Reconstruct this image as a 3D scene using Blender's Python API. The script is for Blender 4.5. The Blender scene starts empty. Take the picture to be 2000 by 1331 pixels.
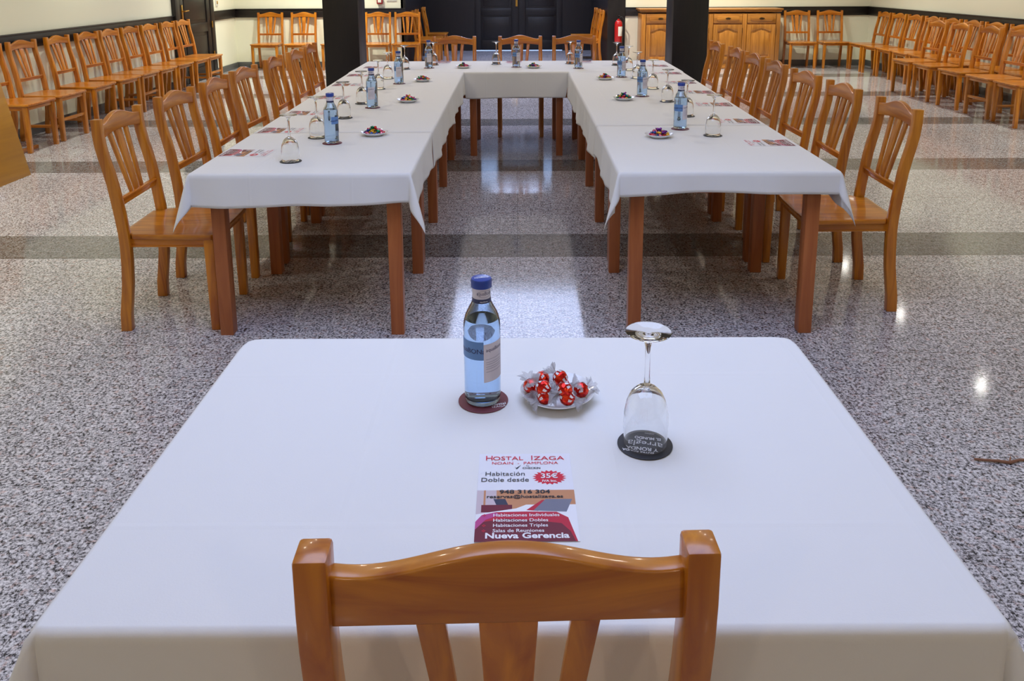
import bpy, bmesh, math, random
from mathutils import Matrix, Vector
PI = math.pi
R = math.radians
random.seed(7)
SC = bpy.context.scene
COL = SC.collection

# ---------------------------------------------------------------- camera
CAM_H = 1.525
F_PX, PPX, PPY, TILT, ROLL = 1593.0, 1010.0, 276.0, 11.4, -0.23
cam_data = bpy.data.cameras.new('camera')
cam = bpy.data.objects.new('camera', cam_data)
COL.objects.link(cam)
cam_data.sensor_width = 36.0
cam_data.sensor_fit = 'HORIZONTAL'
cam_data.lens = F_PX * 36.0 / 2000.0
cam_data.shift_x = (1000.0 - PPX) / 2000.0
cam_data.shift_y = -(665.5 - PPY) / 2000.0
cam_data.clip_start = 0.05
CAM_ROT = (Matrix.Rotation(R(90 - TILT), 4, 'X') @ Matrix.Rotation(R(ROLL), 4, 'Z'))
cam.matrix_world = Matrix.Translation((0, 0, CAM_H)) @ CAM_ROT
SC.camera = cam

# ---------------------------------------------------------------- world, exposure, render look
W = bpy.data.worlds.new('world')
SC.world = W
W.use_nodes = True
W.node_tree.nodes['Background'].inputs[0].default_value = (0.45, 0.62, 1.0, 1)
W.node_tree.nodes['Background'].inputs[1].default_value = 1.7
SC.view_settings.view_transform = 'Standard'
SC.view_settings.look = 'None'
SC.view_settings.gamma = 1.0
SC.view_settings.use_curve_mapping = False
SC.view_settings.exposure = 0.0
cy = SC.cycles
cy.use_denoising = True
cy.max_bounces = 10
cy.diffuse_bounces = 4
cy.glossy_bounces = 4
cy.transmission_bounces = 10
cy.transparent_max_bounces = 10
cy.sample_clamp_indirect = 4.0
cy.caustics_reflective = False

# ---------------------------------------------------------------- room numbers
LX, RX, YB, YF, CEIL = -4.83, 6.04, 14.12, -2.6, 3.0
AX0, AX1, AYB = -1.9, 1.56, 17.25


def area(name, loc, sx, sy, power, col, rot=(0, 0, 0), shape='RECTANGLE', spread=PI):
    l = bpy.data.lights.new(name, 'AREA')
    l.shape = shape
    l.size = sx
    if shape == 'RECTANGLE':
        l.size_y = sy
    l.energy = power
    l.color = col
    l.spread = spread
    o = bpy.data.objects.new(name, l)
    o.location = loc
    o.rotation_euler = rot
    COL.objects.link(o)
    return o


COLD = (0.53, 0.64, 1.0)
WARM = (1.0, 0.90, 0.76)
NEUT = (0.98, 1.0, 0.86)
# daylight falling through the two roof lights
area('roof_light_near', (0.0, 1.9, CEIL + 0.10), 2.4, 1.7, 60, (0.49, 0.615, 1.0))
area('roof_light_far', (0.05, 10.1, CEIL + 0.10), 1.9, 2.9, 85, COLD)
area('lobby_light', (0.0, 15.6, CEIL - 0.04), 1.0, 0.5, 110, COLD)
# ceiling spotlights, some added as fill (their lamps; the rings are built further down)
SPOTS = []     # x, y, power
for yy in (0.6, 2.6, 4.55, 6.5, 8.43, 10.4, 12.3):
    SPOTS.append((5.2, yy, 16 if yy < 7 else 13))
for yy in (-0.1, 1.6, 3.3, 5.0, 6.7, 9.0):  # left line added as fill for the wall and floor
    SPOTS.append((-4.0, yy, 14))
for yy in (11.2, 13.2):  # far end of the added left line
    SPOTS.append((-4.0, yy, 15))
for yy, pw in ((-1.9, 11), (4.2, 4.5), (5.8, 9), (7.4, 10), (9.0, 7)):  # the pair behind the camera is added fill for the table front
    SPOTS.append((-1.75, yy, pw))
    SPOTS.append((1.85, yy, pw))
for xx in (-3.0, 0.9, 3.3):  # three lamps added to brighten the back wall
    SPOTS.append((xx, 12.9, 50))
for sx, sy, sp in SPOTS:
    area('spot_lamp', (sx, sy, CEIL - 0.012), 0.09, 0.09, sp, (1.0, .74, .55) if sy < -1 else WARM if abs(sx) < 3 else NEUT, shape='DISK', spread=PI if abs(sx) in (1.75, 1.85) else R(115))


# ---------------------------------------------------------------- helpers
def at(px, py, z):
    """point of the horizontal plane at height z that the pixel shows"""
    v = CAM_ROT @ Vector(((px - PPX) / F_PX, -(py - PPY) / F_PX, -1.0))
    t = (z - CAM_H) / v.z
    return v.x * t, v.y * t


def lin(r, g, b):
    f = lambda c: (c / 255) / 12.92 if c <= 10 else (((c / 255) + 0.055) / 1.055) ** 2.4
    return (f(r), f(g), f(b), 1)


def new_mat(name):
    m = bpy.data.materials.new(name)
    m.use_nodes = True
    return m, m.node_tree, m.node_tree.nodes['Principled BSDF']


def simple(name, col, rough=0.5, metal=0.0, coat=0.0, spec=0.5, emis=None, estr=0, bump=0, bscale=80):
    m, nt, p = new_mat(name)
    p.inputs['Base Color'].default_value = col if len(col) == 4 else (*col, 1)
    p.inputs['Roughness'].default_value = rough
    p.inputs['Metallic'].default_value = metal
    p.inputs['Coat Weight'].default_value = coat
    p.inputs['Specular IOR Level'].default_value = spec
    if emis:
        p.inputs['Emission Color'].default_value = emis
        p.inputs['Emission Strength'].default_value = estr
    # a light procedural unevenness so that no surface is perfectly uniform
    tc = nt.nodes.new('ShaderNodeTexCoord')
    nz = nt.nodes.new('ShaderNodeTexNoise')
    nz.inputs['Scale'].default_value = bscale
    nz.inputs['Detail'].default_value = 4
    nt.links.new(tc.outputs['Object'], nz.inputs['Vector'])
    if bump:
        b = nt.nodes.new('ShaderNodeBump')
        b.inputs['Strength'].default_value = bump
        b.inputs['Distance'].default_value = 0.002
        nt.links.new(nz.outputs[0], b.inputs['Height'])
        nt.links.new(b.outputs[0], p.inputs['Normal'])
    mr = nt.nodes.new('ShaderNodeMapRange')
    mr.inputs['To Min'].default_value = max(0.0, rough - 0.04)
    mr.inputs['To Max'].default_value = min(1.0, rough + 0.04)
    nt.links.new(nz.outputs[0], mr.inputs['Value'])
    nt.links.new(mr.outputs[0], p.inputs['Roughness'])
    return m


def wood(name, light, dark, axis='Z', rough=0.28, scale=1.0, coat=0.35):
    m, nt, p = new_mat(name)
    tc = nt.nodes.new('ShaderNodeTexCoord')
    mp = nt.nodes.new('ShaderNodeMapping')
    s = {'X': (2.2, 26, 26), 'Y': (26, 2.2, 26), 'Z': (26, 26, 2.2)}[axis]
    mp.inputs['Scale'].default_value = [k * scale for k in s]
    info = nt.nodes.new('ShaderNodeObjectInfo')
    add = nt.nodes.new('ShaderNodeVectorMath')
    sc = nt.nodes.new('ShaderNodeMath')
    sc.operation = 'MULTIPLY'
    sc.inputs[1].default_value = 37.0
    nt.links.new(info.outputs['Random'], sc.inputs[0])
    nt.links.new(tc.outputs['Object'], mp.inputs['Vector'])
    nt.links.new(mp.outputs[0], add.inputs[0])
    nt.links.new(sc.outputs[0], add.inputs[1])
    nz = nt.nodes.new('ShaderNodeTexNoise')
    nz.inputs['Scale'].default_value = 1.0
    nz.inputs['Detail'].default_value = 5
    nz.inputs['Distortion'].default_value = 1.2
    nt.links.new(add.outputs[0], nz.inputs['Vector'])
    cr = nt.nodes.new('ShaderNodeValToRGB')
    cr.color_ramp.elements[0].position = 0.32
    cr.color_ramp.elements[0].color = dark
    cr.color_ramp.elements[1].position = 0.68
    cr.color_ramp.elements[1].color = light
    nt.links.new(nz.outputs[0], cr.inputs[0])
    hv = nt.nodes.new('ShaderNodeHueSaturation')
    mr = nt.nodes.new('ShaderNodeMapRange')
    mr.inputs['To Min'].default_value = 0.88
    mr.inputs['To Max'].default_value = 1.12
    nt.links.new(info.outputs['Random'], mr.inputs['Value'])
    nt.links.new(mr.outputs[0], hv.inputs['Value'])
    nt.links.new(cr.outputs[0], hv.inputs['Color'])
    nt.links.new(hv.outputs[0], p.inputs['Base Color'])
    p.inputs['Roughness'].default_value = rough
    p.inputs['Coat Weight'].default_value = coat
    p.inputs['Coat Roughness'].default_value = 0.08
    return m


def glassmat(name, col, rough=0.0, ior=1.45):
    m, nt, p = new_mat(name)
    p.inputs['Base Color'].default_value = (*col, 1)
    p.inputs['Roughness'].default_value = rough
    p.inputs['Transmission Weight'].default_value = 1.0
    p.inputs['IOR'].default_value = ior
    return m


def granite():
    m, nt, p = new_mat('polished_granite')
    N, L = nt.nodes, nt.links
    tc = N.new('ShaderNodeTexCoord')

    def noise(scale, detail=3, rough=0.6):
        n = N.new('ShaderNodeTexNoise')
        n.inputs['Scale'].default_value = scale
        n.inputs['Detail'].default_value = detail
        n.inputs['Roughness'].default_value = rough
        L.new(tc.outputs['Object'], n.inputs['Vector'])
        return n

    def ramp(src, *els):
        c = N.new('ShaderNodeValToRGB')
        e = c.color_ramp.elements
        e[0].position, e[0].color = els[0]
        e[1].position, e[1].color = els[1]
        for pos, col in els[2:]:
            x = e.new(pos)
            x.color = col
        L.new(src, c.inputs[0])
        return c

    n1 = noise(95, 6, 0.8)
    n2 = noise(38, 3)
    n3 = noise(1.6, 2)
    n4 = noise(26, 3, 0.7)
    sh = N.new('ShaderNodeMath')
    sh.operation = 'MULTIPLY_ADD'
    L.new(n4.outputs[0], sh.inputs[0])
    sh.inputs[1].default_value = 0.22
    L.new(n1.outputs[0], sh.inputs[2])
    sh2 = N.new('ShaderNodeMath')
    sh2.operation = 'SUBTRACT'
    L.new(sh.outputs[0], sh2.inputs[0])
    sh2.inputs[1].default_value = 0.112
    base = ramp(sh2.outputs[0], (0.375, lin(10, 10, 14)), (0.435, lin(72, 71, 78)), (0.49, lin(190, 187, 192)), (0.60, lin(248, 245, 250)))
    pink = ramp(n2.outputs[0], (0.56, (0, 0, 0, 1)), (0.66, (1, 1, 1, 1)))
    mx = N.new('ShaderNodeMix')
    mx.data_type = 'RGBA'
    mx.blend_type = 'MULTIPLY'
    L.new(pink.outputs[0], mx.inputs[0])
    L.new(base.outputs[0], mx.inputs[6])
    mx.inputs[7].default_value = (0.88, 0.70, 0.64, 1)
    # darker courses of tile laid across the hall
    sp = N.new('ShaderNodeSeparateXYZ')
    L.new(tc.outputs['Object'], sp.inputs[0])

    def mth(op, a, b=None):
        q = N.new('ShaderNodeMath')
        q.operation = op
        for i, v in enumerate((a, b)):
            if v is None:
                continue
            if isinstance(v, (int, float)):
                q.inputs[i].default_value = v
            else:
                L.new(v, q.inputs[i])
        return q.outputs[0]

    per = mth('MODULO', mth('SUBTRACT', sp.outputs[1], 4.31), 2.04)
    inb = mth('MULTIPLY', mth('LESS_THAN', per, 0.41), mth('GREATER_THAN', sp.outputs[1], 4.31))
    inb = mth('MULTIPLY', inb, mth('LESS_THAN', sp.outputs[1], 13.0))
    dk = N.new('ShaderNodeMix')
    dk.data_type = 'RGBA'
    dk.blend_type = 'MULTIPLY'
    L.new(inb, dk.inputs[0])
    L.new(mx.outputs[2], dk.inputs[6])
    dk.inputs[7].default_value = (0.42, 0.42, 0.40, 1)
    # joints
    jx = mth('LESS_THAN', mth('ABSOLUTE', mth('SUBTRACT', mth('MODULO', mth('ADD', sp.outputs[0], 60.3), 0.6), 0.3)), 0.0012)
    jy = mth('LESS_THAN', mth('ABSOLUTE', mth('SUBTRACT', mth('MODULO', mth('ADD', sp.outputs[1], 60.3 - 1.92), 0.6), 0.3)), 0.0012)
    jj = mth('MAXIMUM', jx, jy)
    jm = N.new('ShaderNodeMix')
    jm.data_type = 'RGBA'
    L.new(mth('MULTIPLY', jj, 0.6), jm.inputs[0])
    L.new(dk.outputs[2], jm.inputs[6])
    jm.inputs[7].default_value = lin(60, 45, 45)
    # slow cloudiness of the stone
    cl = N.new('ShaderNodeMix')
    cl.data_type = 'RGBA'
    cl.blend_type = 'MULTIPLY'
    L.new(ramp(n3.outputs[0], (0.3, (0, 0, 0, 1)), (0.7, (1, 1, 1, 1))).outputs[0], cl.inputs[0])
    L.new(jm.outputs[2], cl.inputs[6])
    cl.inputs[7].default_value = (0.86, 0.84, 0.82, 1)
    L.new(cl.outputs[2], p.inputs['Base Color'])
    p.inputs['Roughness'].default_value = 0.085
    p.inputs['IOR'].default_value = 1.5
    p.inputs['Specular IOR Level'].default_value = 0.55
    return m


def cloth_mat():
    m, nt, p = new_mat('white_linen')
    N, L = nt.nodes, nt.links
    p.inputs['Base Color'].default_value = (0.83, 0.82, 0.80, 1)
    p.inputs['Roughness'].default_value = 0.75
    p.inputs['Sheen Weight'].default_value = 0.15
    p.inputs['Specular IOR Level'].default_value = 0.2
    tc = N.new('ShaderNodeTexCoord')
    sp = N.new('ShaderNodeSeparateXYZ')
    L.new(tc.outputs['Object'], sp.inputs[0])

    def mth(op, a, b=None):
        q = N.new('ShaderNodeMath')
        q.operation = op
        for i, v in enumerate((a, b)):
            if v is None:
                continue
            if isinstance(v, (int, float)):
                q.inputs[i].default_value = v
            else:
                L.new(v, q.inputs[i])
        return q.outputs[0]

    def crease(src, off, period):
        a = mth('ABSOLUTE', mth('SUBTRACT', mth('MODULO', mth('ADD', src, off), period), period / 2))
        return mth('MAXIMUM', mth('SUBTRACT', 1.0, mth('DIVIDE', a, 0.008)), 0.0)

    nz = N.new('ShaderNodeTexNoise')
    nz.inputs['Scale'].default_value = 5
    nz.inputs['Detail'].default_value = 3
    L.new(tc.outputs['Object'], nz.inputs['Vector'])
    nf = N.new('ShaderNodeTexNoise')
    nf.inputs['Scale'].default_value = 380
    L.new(tc.outputs['Object'], nf.inputs['Vector'])
    h = mth('ADD', mth('ADD', crease(sp.outputs[0], 60.11, 0.42), crease(sp.outputs[1], 60.35, 0.46)),
            mth('ADD', mth('MULTIPLY', nz.outputs[0], 3.5), mth('MULTIPLY', nf.outputs[0], 0.25)))
    b = N.new('ShaderNodeBump')
    b.inputs['Strength'].default_value = 0.35
    b.inputs['Distance'].default_value = 0.0012
    L.new(h, b.inputs['Height'])
    L.new(b.outputs[0], p.inputs['Normal'])
    return m


class MB:
    """collects shapes for ONE mesh object"""

    def __init__(self):
        self.bm = bmesh.new()

    def box(self, c, s, mi=0, rot=None):
        vs = []
        for dz in (-.5, .5):
            for dy in (-.5, .5):
                for dx in (-.5, .5):
                    v = Vector((dx * s[0], dy * s[1], dz * s[2]))
                    if rot is not None:
                        v = rot @ v
                    vs.append(self.bm.verts.new(v + Vector(c)))
        for q in ((0, 2, 3, 1), (4, 5, 7, 6), (0, 1, 5, 4), (2, 6, 7, 3), (0, 4, 6, 2), (1, 3, 7, 5)):
            f = self.bm.faces.new([vs[i] for i in q])
            f.material_index = mi
        return self

    def rings(self, rings, caps=True, closed=True, mi=0, loop=False):
        rv = [[self.bm.verts.new(v) for v in r] for r in rings]
        n = len(rv[0])
        pairs = list(zip(rv[:-1], rv[1:]))
        if loop:
            pairs.append((rv[-1], rv[0]))
        for a, b in pairs:
            for i in range(n if closed else n - 1):
                j = (i + 1) % n
                f = self.bm.faces.new((a[i], a[j], b[j], b[i]))
                f.material_index = mi
        if caps and not loop:
            self.bm.faces.new(rv[0][::-1]).material_index = mi
            self.bm.faces.new(rv[-1]).material_index = mi
        return self

    def lathe(self, prof, n=32, c=(0, 0, 0), mi=0):
        """prof: list of (r, z); r==0 makes a pole"""
        prev = None
        for r, z in prof:
            if r < 1e-6:
                cur = [self.bm.verts.new((c[0], c[1], c[2] + z))]
            else:
                cur = [self.bm.verts.new((c[0] + r * math.cos(2 * PI * i / n), c[1] + r * math.sin(2 * PI * i / n), c[2] + z)) for i in range(n)]
            if prev is not None:
                for i in range(n):
                    j = (i + 1) % n
                    if len(prev) == 1 and len(cur) == 1:
                        continue
                    if len(prev) == 1:
                        f = self.bm.faces.new((prev[0], cur[j], cur[i]))
                    elif len(cur) == 1:
                        f = self.bm.faces.new((prev[i], prev[j], cur[0]))
                    else:
                        f = self.bm.faces.new((prev[i], prev[j], cur[j], cur[i]))
                    f.material_index = mi
            prev = cur
        return self

    def poly(self, pts, mi=0):
        f = self.bm.faces.new([self.bm.verts.new(p) for p in pts])
        f.material_index = mi
        return self

    def prism(self, pts, d, mi=0):
        """pts: outline points, d: extrusion vector"""
        d = Vector(d)
        return self.rings([[Vector(p) for p in pts], [Vector(p) + d for p in pts]], mi=mi)

    def tube(self, pts, r, n=10, mi=0):
        pts = [Vector(p) for p in pts]
        rings = []
        for i, p in enumerate(pts):
            t = (pts[min(i + 1, len(pts) - 1)] - pts[max(i - 1, 0)]).normalized()
            up = Vector((0, 0, 1)) if abs(t.z) < 0.9 else Vector((1, 0, 0))
            a = t.cross(up).normalized()
            b = t.cross(a).normalized()
            rr = r[i] if isinstance(r, (list, tuple)) else r
            rings.append([p + a * (rr * math.cos(2 * PI * k / n)) + b * (rr * math.sin(2 * PI * k / n)) for k in range(n)])
        return self.rings(rings, mi=mi)

    def build(self, name, mats, parent=None, bevel=0, seg=2, smooth=True, ang=35):
        bm = self.bm
        bmesh.ops.recalc_face_normals(bm, faces=bm.faces)
        if bevel:
            es = [e for e in bm.edges if len(e.link_faces) == 2 and e.calc_face_angle(0) > R(30)]
            bmesh.ops.bevel(bm, geom=es, offset=bevel, segments=seg, affect='EDGES', profile=0.5, clamp_overlap=True)
        me = bpy.data.meshes.new(name)
        bm.to_mesh(me)
        bm.free()
        for m in (mats if isinstance(mats, (list, tuple)) else [mats]):
            me.materials.append(m)
        if smooth:
            me.polygons.foreach_set('use_smooth', [True] * len(me.polygons))
            me.set_sharp_from_angle(angle=R(ang))
        o = bpy.data.objects.new(name, me)
        COL.objects.link(o)
        if parent is not None:
            o.parent = parent
        return o


def tag(o, label=None, cat=None, group=None, kind=None):
    if label:
        o['label'] = label
    if cat:
        o['category'] = cat
    if group:
        o['group'] = group
    if kind:
        o['kind'] = kind
    return o


def empty(name, loc=(0, 0, 0), rz=0.0):
    o = bpy.data.objects.new(name, None)
    o.empty_display_size = 0.1
    o.location = loc
    o.rotation_euler = (0, 0, rz)
    COL.objects.link(o)
    return o


def copy_tree(o, parent=None):
    c = o.copy()
    COL.objects.link(c)
    if parent is not None:
        c.parent = parent
    for ch in list(o.children):
        copy_tree(ch, c)
    return c


class Proto:
    """first use returns the built thing itself, later uses return copies"""

    def __init__(self, root):
        self.root, self.used = root, False

    def place(self, loc, rz=0.0, label=None, cat=None, group=None):
        o = copy_tree(self.root) if self.used else self.root
        self.used = True
        o.location = loc
        o.rotation_euler = (0, 0, rz)
        for k in ('label', 'category', 'group'):
            if k in o:
                del o[k]
        return tag(o, label, cat, group)


def text_tris(s, size, align='CENTER', bold=0.0, sx=1.0, spacing=1.0):
    cu = bpy.data.curves.new('t', 'FONT')
    cu.body = s
    cu.size = size
    cu.align_x = align
    cu.align_y = 'CENTER'
    cu.offset = bold
    cu.space_character = spacing
    cu.resolution_u = 3
    ob = bpy.data.objects.new('t', cu)
    COL.objects.link(ob)
    dg = bpy.context.evaluated_depsgraph_get()
    dg.update()
    me = bpy.data.meshes.new_from_object(ob.evaluated_get(dg))
    vs = [(v.co.x * sx, v.co.y) for v in me.vertices]
    fs = [tuple(p.vertices) for p in me.polygons]
    bpy.data.objects.remove(ob)
    bpy.data.curves.remove(cu)
    bpy.data.meshes.remove(me)
    return vs, fs


def put_text(mb, s, size, fn, mi=0, **kw):
    vs, fs = text_tris(s, size, **kw)
    bv = [mb.bm.verts.new(fn(x, y)) for x, y in vs]
    for f in fs:
        try:
            mb.bm.faces.new([bv[i] for i in f]).material_index = mi
        except ValueError:
            pass


def structure(o):
    o['kind'] = 'structure'
    return o


# ---------------------------------------------------------------- materials
M = {}
M['floor'] = granite()
M['wall'] = simple('cream_paint', lin(238, 235, 212), 0.85, bump=0.1, bscale=60)
M['ceiling'] = simple('ceiling_paint', lin(238, 234, 222), 0.9)
M['dark_wood'] = wood('dark_stained_wood', lin(23, 15, 14), lin(12, 8, 8), 'Z', 0.45, coat=0.05)
M['dark_wood_x'] = wood('dark_stained_wood_across', lin(26, 17, 16), lin(15, 10, 10), 'X', 0.45, coat=0.05)
OL, OD = lin(214, 136, 32), lin(166, 88, 14)
PL, PD = lin(212, 138, 54), lin(172, 98, 32)
M['ov'], M['oh'], M['oy'] = wood('honey_beech_upright', OL, OD, 'Z'), wood('honey_beech_across', OL, OD, 'X'), wood('honey_beech_deep', OL, OD, 'Y')
M['pv'], M['ph'], M['py'] = wood('rosy_beech_upright', PL, PD, 'Z'), wood('rosy_beech_across', PL, PD, 'X'), wood('rosy_beech_deep', PL, PD, 'Y')
M['tleg'] = wood('table_beech', lin(178, 104, 54), lin(158, 86, 42), 'Z', 0.4, coat=0.1)
M['tleg_x'] = wood('table_beech_across', lin(178, 104, 54), lin(158, 86, 42), 'X', 0.4, coat=0.1)
M['oak'] = wood('varnished_oak', lin(186, 122, 46), lin(148, 90, 28), 'Z', 0.35, 0.8)
M['oak_x'] = wood('varnished_oak_across', lin(186, 122, 46), lin(148, 90, 28), 'X', 0.35, 0.8)
M['board'] = wood('golden_board', lin(192, 134, 12), lin(172, 116, 8), 'Y', 0.4, 0.4, coat=0.1)
M['cloth'] = cloth_mat()
M['skirt'] = simple('grey_granite_skirting', lin(96, 96, 94), 0.3, bscale=120, bump=0.05)
M['brass'] = simple('brass', lin(212, 168, 84), 0.25, metal=1.0)
M['bronze'] = simple('aged_bronze', lin(90, 66, 40), 0.4, metal=0.9)
M['steel'] = simple('steel', lin(190, 190, 190), 0.3, metal=1.0)
M['white'] = simple('white_plastic', lin(228, 226, 215), 0.45)
M['china'] = simple('white_china', lin(236, 236, 236), 0.12, coat=0.4)
M['red'] = simple('red_enamel', lin(176, 20, 22), 0.25, coat=0.5)
M['redbox'] = simple('red_plastic', lin(150, 22, 28), 0.4)
M['black'] = simple('black_rubber', lin(22, 22, 24), 0.5)
M['paper'] = simple('glossy_paper', lin(236, 236, 242), 0.35)
M['ink'] = simple('black_ink', lin(30, 32, 40), 0.5)
M['redink'] = simple('red_ink', lin(214, 26, 58), 0.45)
M['pinkink'] = simple('pink_ink', lin(200, 60, 110), 0.45)
M['whiteink'] = simple('white_ink', lin(240, 240, 244), 0.45)
M['tan'] = simple('print_tan', lin(200, 140, 100), 0.4)
M['palewall'] = simple('print_pale_wall', lin(206, 190, 196), 0.4)
M['maroon'] = simple('print_maroon', lin(112, 22, 48), 0.4)
M['crimson'] = simple('print_crimson', lin(190, 24, 60), 0.4)
M['magenta'] = simple('print_magenta', lin(190, 70, 140), 0.4)
M['greypillow'] = simple('print_grey', lin(120, 122, 140), 0.4)
M['slate'] = simple('print_slate', lin(52, 56, 80), 0.4)
M['coaster_red'] = simple('maroon_card', lin(112, 48, 58), 0.55)
M['coaster_black'] = simple('black_card', lin(40, 41, 48), 0.55)
M['bluecap'] = simple('blue_cap', lin(24, 62, 150), 0.3, coat=0.3)
M['navy'] = simple('navy_band', lin(30, 34, 78), 0.35)
M['label_pink'] = simple('pale_label', lin(214, 208, 216), 0.5)
M['label_blue'] = simple('blue_label', lin(96, 136, 190), 0.45)
M['label_ink'] = simple('label_ink', lin(36, 44, 92), 0.5)
M['bottle'] = glassmat('blue_bottle_glass', (0.72, 0.85, 1.0))
M['water'] = glassmat('water', (0.93, 0.97, 1.0), ior=1.33)
M['glass'] = glassmat('clear_glass', (0.985, 0.99, 0.99), ior=1.48)
M['pane'] = glassmat('window_glass', (0.9, 0.95, 1.0), ior=1.45)
M['twig'] = simple('dry_twig', lin(140, 96, 72), 0.8)


def foil(name, a, b, metal=0.85):
    m, nt, p = new_mat(name)
    tc = nt.nodes.new('ShaderNodeTexCoord')
    v = nt.nodes.new('ShaderNodeTexVoronoi')
    v.inputs['Scale'].default_value = 160
    nt.links.new(tc.outputs['Object'], v.inputs['Vector'])
    nz = nt.nodes.new('ShaderNodeTexNoise')
    nz.inputs['Scale'].default_value = 120
    nz.inputs['Detail'].default_value = 3
    nt.links.new(tc.outputs['Object'], nz.inputs['Vector'])
    cr = nt.nodes.new('ShaderNodeValToRGB')
    cr.color_ramp.elements[0].position = 0.42
    cr.color_ramp.elements[0].color = a
    cr.color_ramp.elements[1].position = 0.62
    cr.color_ramp.elements[1].color = b
    nt.links.new(nz.outputs[0], cr.inputs[0])
    nt.links.new(cr.outputs[0], p.inputs['Base Color'])
    p.inputs['Metallic'].default_value = metal
    p.inputs['Roughness'].default_value = 0.22
    bp = nt.nodes.new('ShaderNodeBump')
    bp.inputs['Strength'].default_value = 0.6
    bp.inputs['Distance'].default_value = 0.002
    nt.links.new(v.outputs[0], bp.inputs['Height'])
    nt.links.new(bp.outputs[0], p.inputs['Normal'])
    return m


M['foil_red'] = foil('red_foil', lin(196, 16, 20), lin(255, 70, 30), 0.7)
FOILS = {'red': foil('sweet_red', lin(200, 30, 34), lin(235, 60, 50), 0.6), 'purple': foil('sweet_purple', lin(96, 30, 120), lin(150, 60, 170), 0.6),
         'green': foil('sweet_green', lin(16, 110, 70), lin(40, 160, 100), 0.6), 'gold': foil('sweet_gold', lin(220, 160, 30), lin(250, 205, 80), 0.6),
         'blue': foil('sweet_blue', lin(24, 60, 140), lin(60, 110, 190), 0.6), 'pink': foil('sweet_pink', lin(226, 90, 130), lin(245, 150, 170), 0.6)}
m, nt, p = new_mat('clear_wrapper')
p.inputs['Base Color'].default_value = (0.95, 0.93, 0.97, 1)
p.inputs['Roughness'].default_value = 0.2
p.inputs['Alpha'].default_value = 0.42
nz = nt.nodes.new('ShaderNodeTexNoise')
nz.inputs['Scale'].default_value = 150
bp = nt.nodes.new('ShaderNodeBump')
bp.inputs['Strength'].default_value = 0.8
bp.inputs['Distance'].default_value = 0.003
nt.links.new(nz.outputs[0], bp.inputs['Height'])
nt.links.new(bp.outputs[0], p.inputs['Normal'])
M['wrap'] = m

# ---------------------------------------------------------------- the room
T = 0.15
structure(MB().box(((LX + RX) / 2, (YF + 18.5) / 2, -0.05), (RX - LX + 2, 18.5 - YF + 1, 0.1)).build('floor', M['floor']))
mb = MB()   # ceiling with two openings for the roof lights
HOLES = [(-1.25, 1.25, 1.0, 2.8), (-0.95, 1.05, 8.6, 11.6)]
xs = sorted({LX - T, RX + T, *[h[0] for h in HOLES], *[h[1] for h in HOLES]})
ys = sorted({YF - T, AYB + T, *[h[2] for h in HOLES], *[h[3] for h in HOLES]})
for i in range(len(xs) - 1):
    for j in range(len(ys) - 1):
        cx, cyy = (xs[i] + xs[i + 1]) / 2, (ys[j] + ys[j + 1]) / 2
        if any(h[0] < cx < h[1] and h[2] < cyy < h[3] for h in HOLES):
            continue
        mb.box((cx, cyy, CEIL + 0.1), (xs[i + 1] - xs[i], ys[j + 1] - ys[j], 0.2))
structure(mb.build('ceiling', M['ceiling']))
for n, h in enumerate(HOLES):
    mb = MB()
    for sx, sy, ax, ay in ((h[0] - .02, (h[2] + h[3]) / 2, .06, h[3] - h[2] + .12), (h[1] + .02, (h[2] + h[3]) / 2, .06, h[3] - h[2] + .12),
                           ((h[0] + h[1]) / 2, h[2] - .02, h[1] - h[0] + .12, .06), ((h[0] + h[1]) / 2, h[3] + .02, h[1] - h[0] + .12, .06)):
        mb.box((sx, sy, CEIL - 0.01), (ax, ay, 0.025))
    structure(mb.build('trim_%d' % (n + 3), M['white'], bevel=0.004))
    structure(MB().box(((h[0] + h[1]) / 2, (h[2] + h[3]) / 2, CEIL + 0.16), (h[1] - h[0], h[3] - h[2], 0.01)).build('window_%d' % (n + 2), M['ceiling']))

structure(MB().box((LX - T / 2, (YF + YB) / 2, CEIL / 2), (T, YB - YF, CEIL)).build('wall_left', M['wall']))
structure(MB().box((RX + T / 2, (YF + YB) / 2, CEIL / 2), (T, YB - YF, CEIL)).build('wall_right', M['wall']))
structure(MB().box(((LX + RX) / 2, YF - T / 2, CEIL / 2), (RX - LX + 2 * T, T, CEIL)).build('wall_front', M['wall']))
mb = MB()
mb.box(((LX - T + AX0 - .04) / 2, YB + T / 2, CEIL / 2), (AX0 - .04 - LX + T, T, CEIL))
mb.box(((1.86 + RX + T) / 2, YB + T / 2, CEIL / 2), (RX + T - 1.86, T, CEIL))
structure(mb.build('wall_back', M['wall']))
# lobby behind the opening, clad in dark wood
structure(MB().box((AX0 - 0.04, (YB + AYB) / 2 + 0.06, CEIL / 2), (0.08, AYB - YB + 0.12, CEIL)).build('wall_lobby_left', M['dark_wood']))
structure(MB().box(((AX1 + 1.86) / 2, (YB + AYB) / 2 + 0.04, CEIL / 2), (1.86 - AX1, AYB - YB + 0.1, CEIL)).build('wall_lobby_right', M['dark_wood']))
mb = MB()
D0, D1 = -0.88, 0.96     # double door opening
mb.box(((AX0 - .08 + D0) / 2, AYB + .06, CEIL / 2), (D0 - AX0 + .08, .12, CEIL))
mb.box(((1.86 + D1) / 2, AYB + .06, CEIL / 2), (1.86 - D1, .12, CEIL))
mb.box(((D0 + D1) / 2, AYB + .06, 2.22), (D1 - D0, .12, .28))
mb.box(((D0 + D1) / 2, AYB + .06, 2.98), (D1 - D0, .12, .06))
mb.box(((D0 - .8) / 2, AYB + .06, 2.65), (-.8 - D0, .12, .7))
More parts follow.
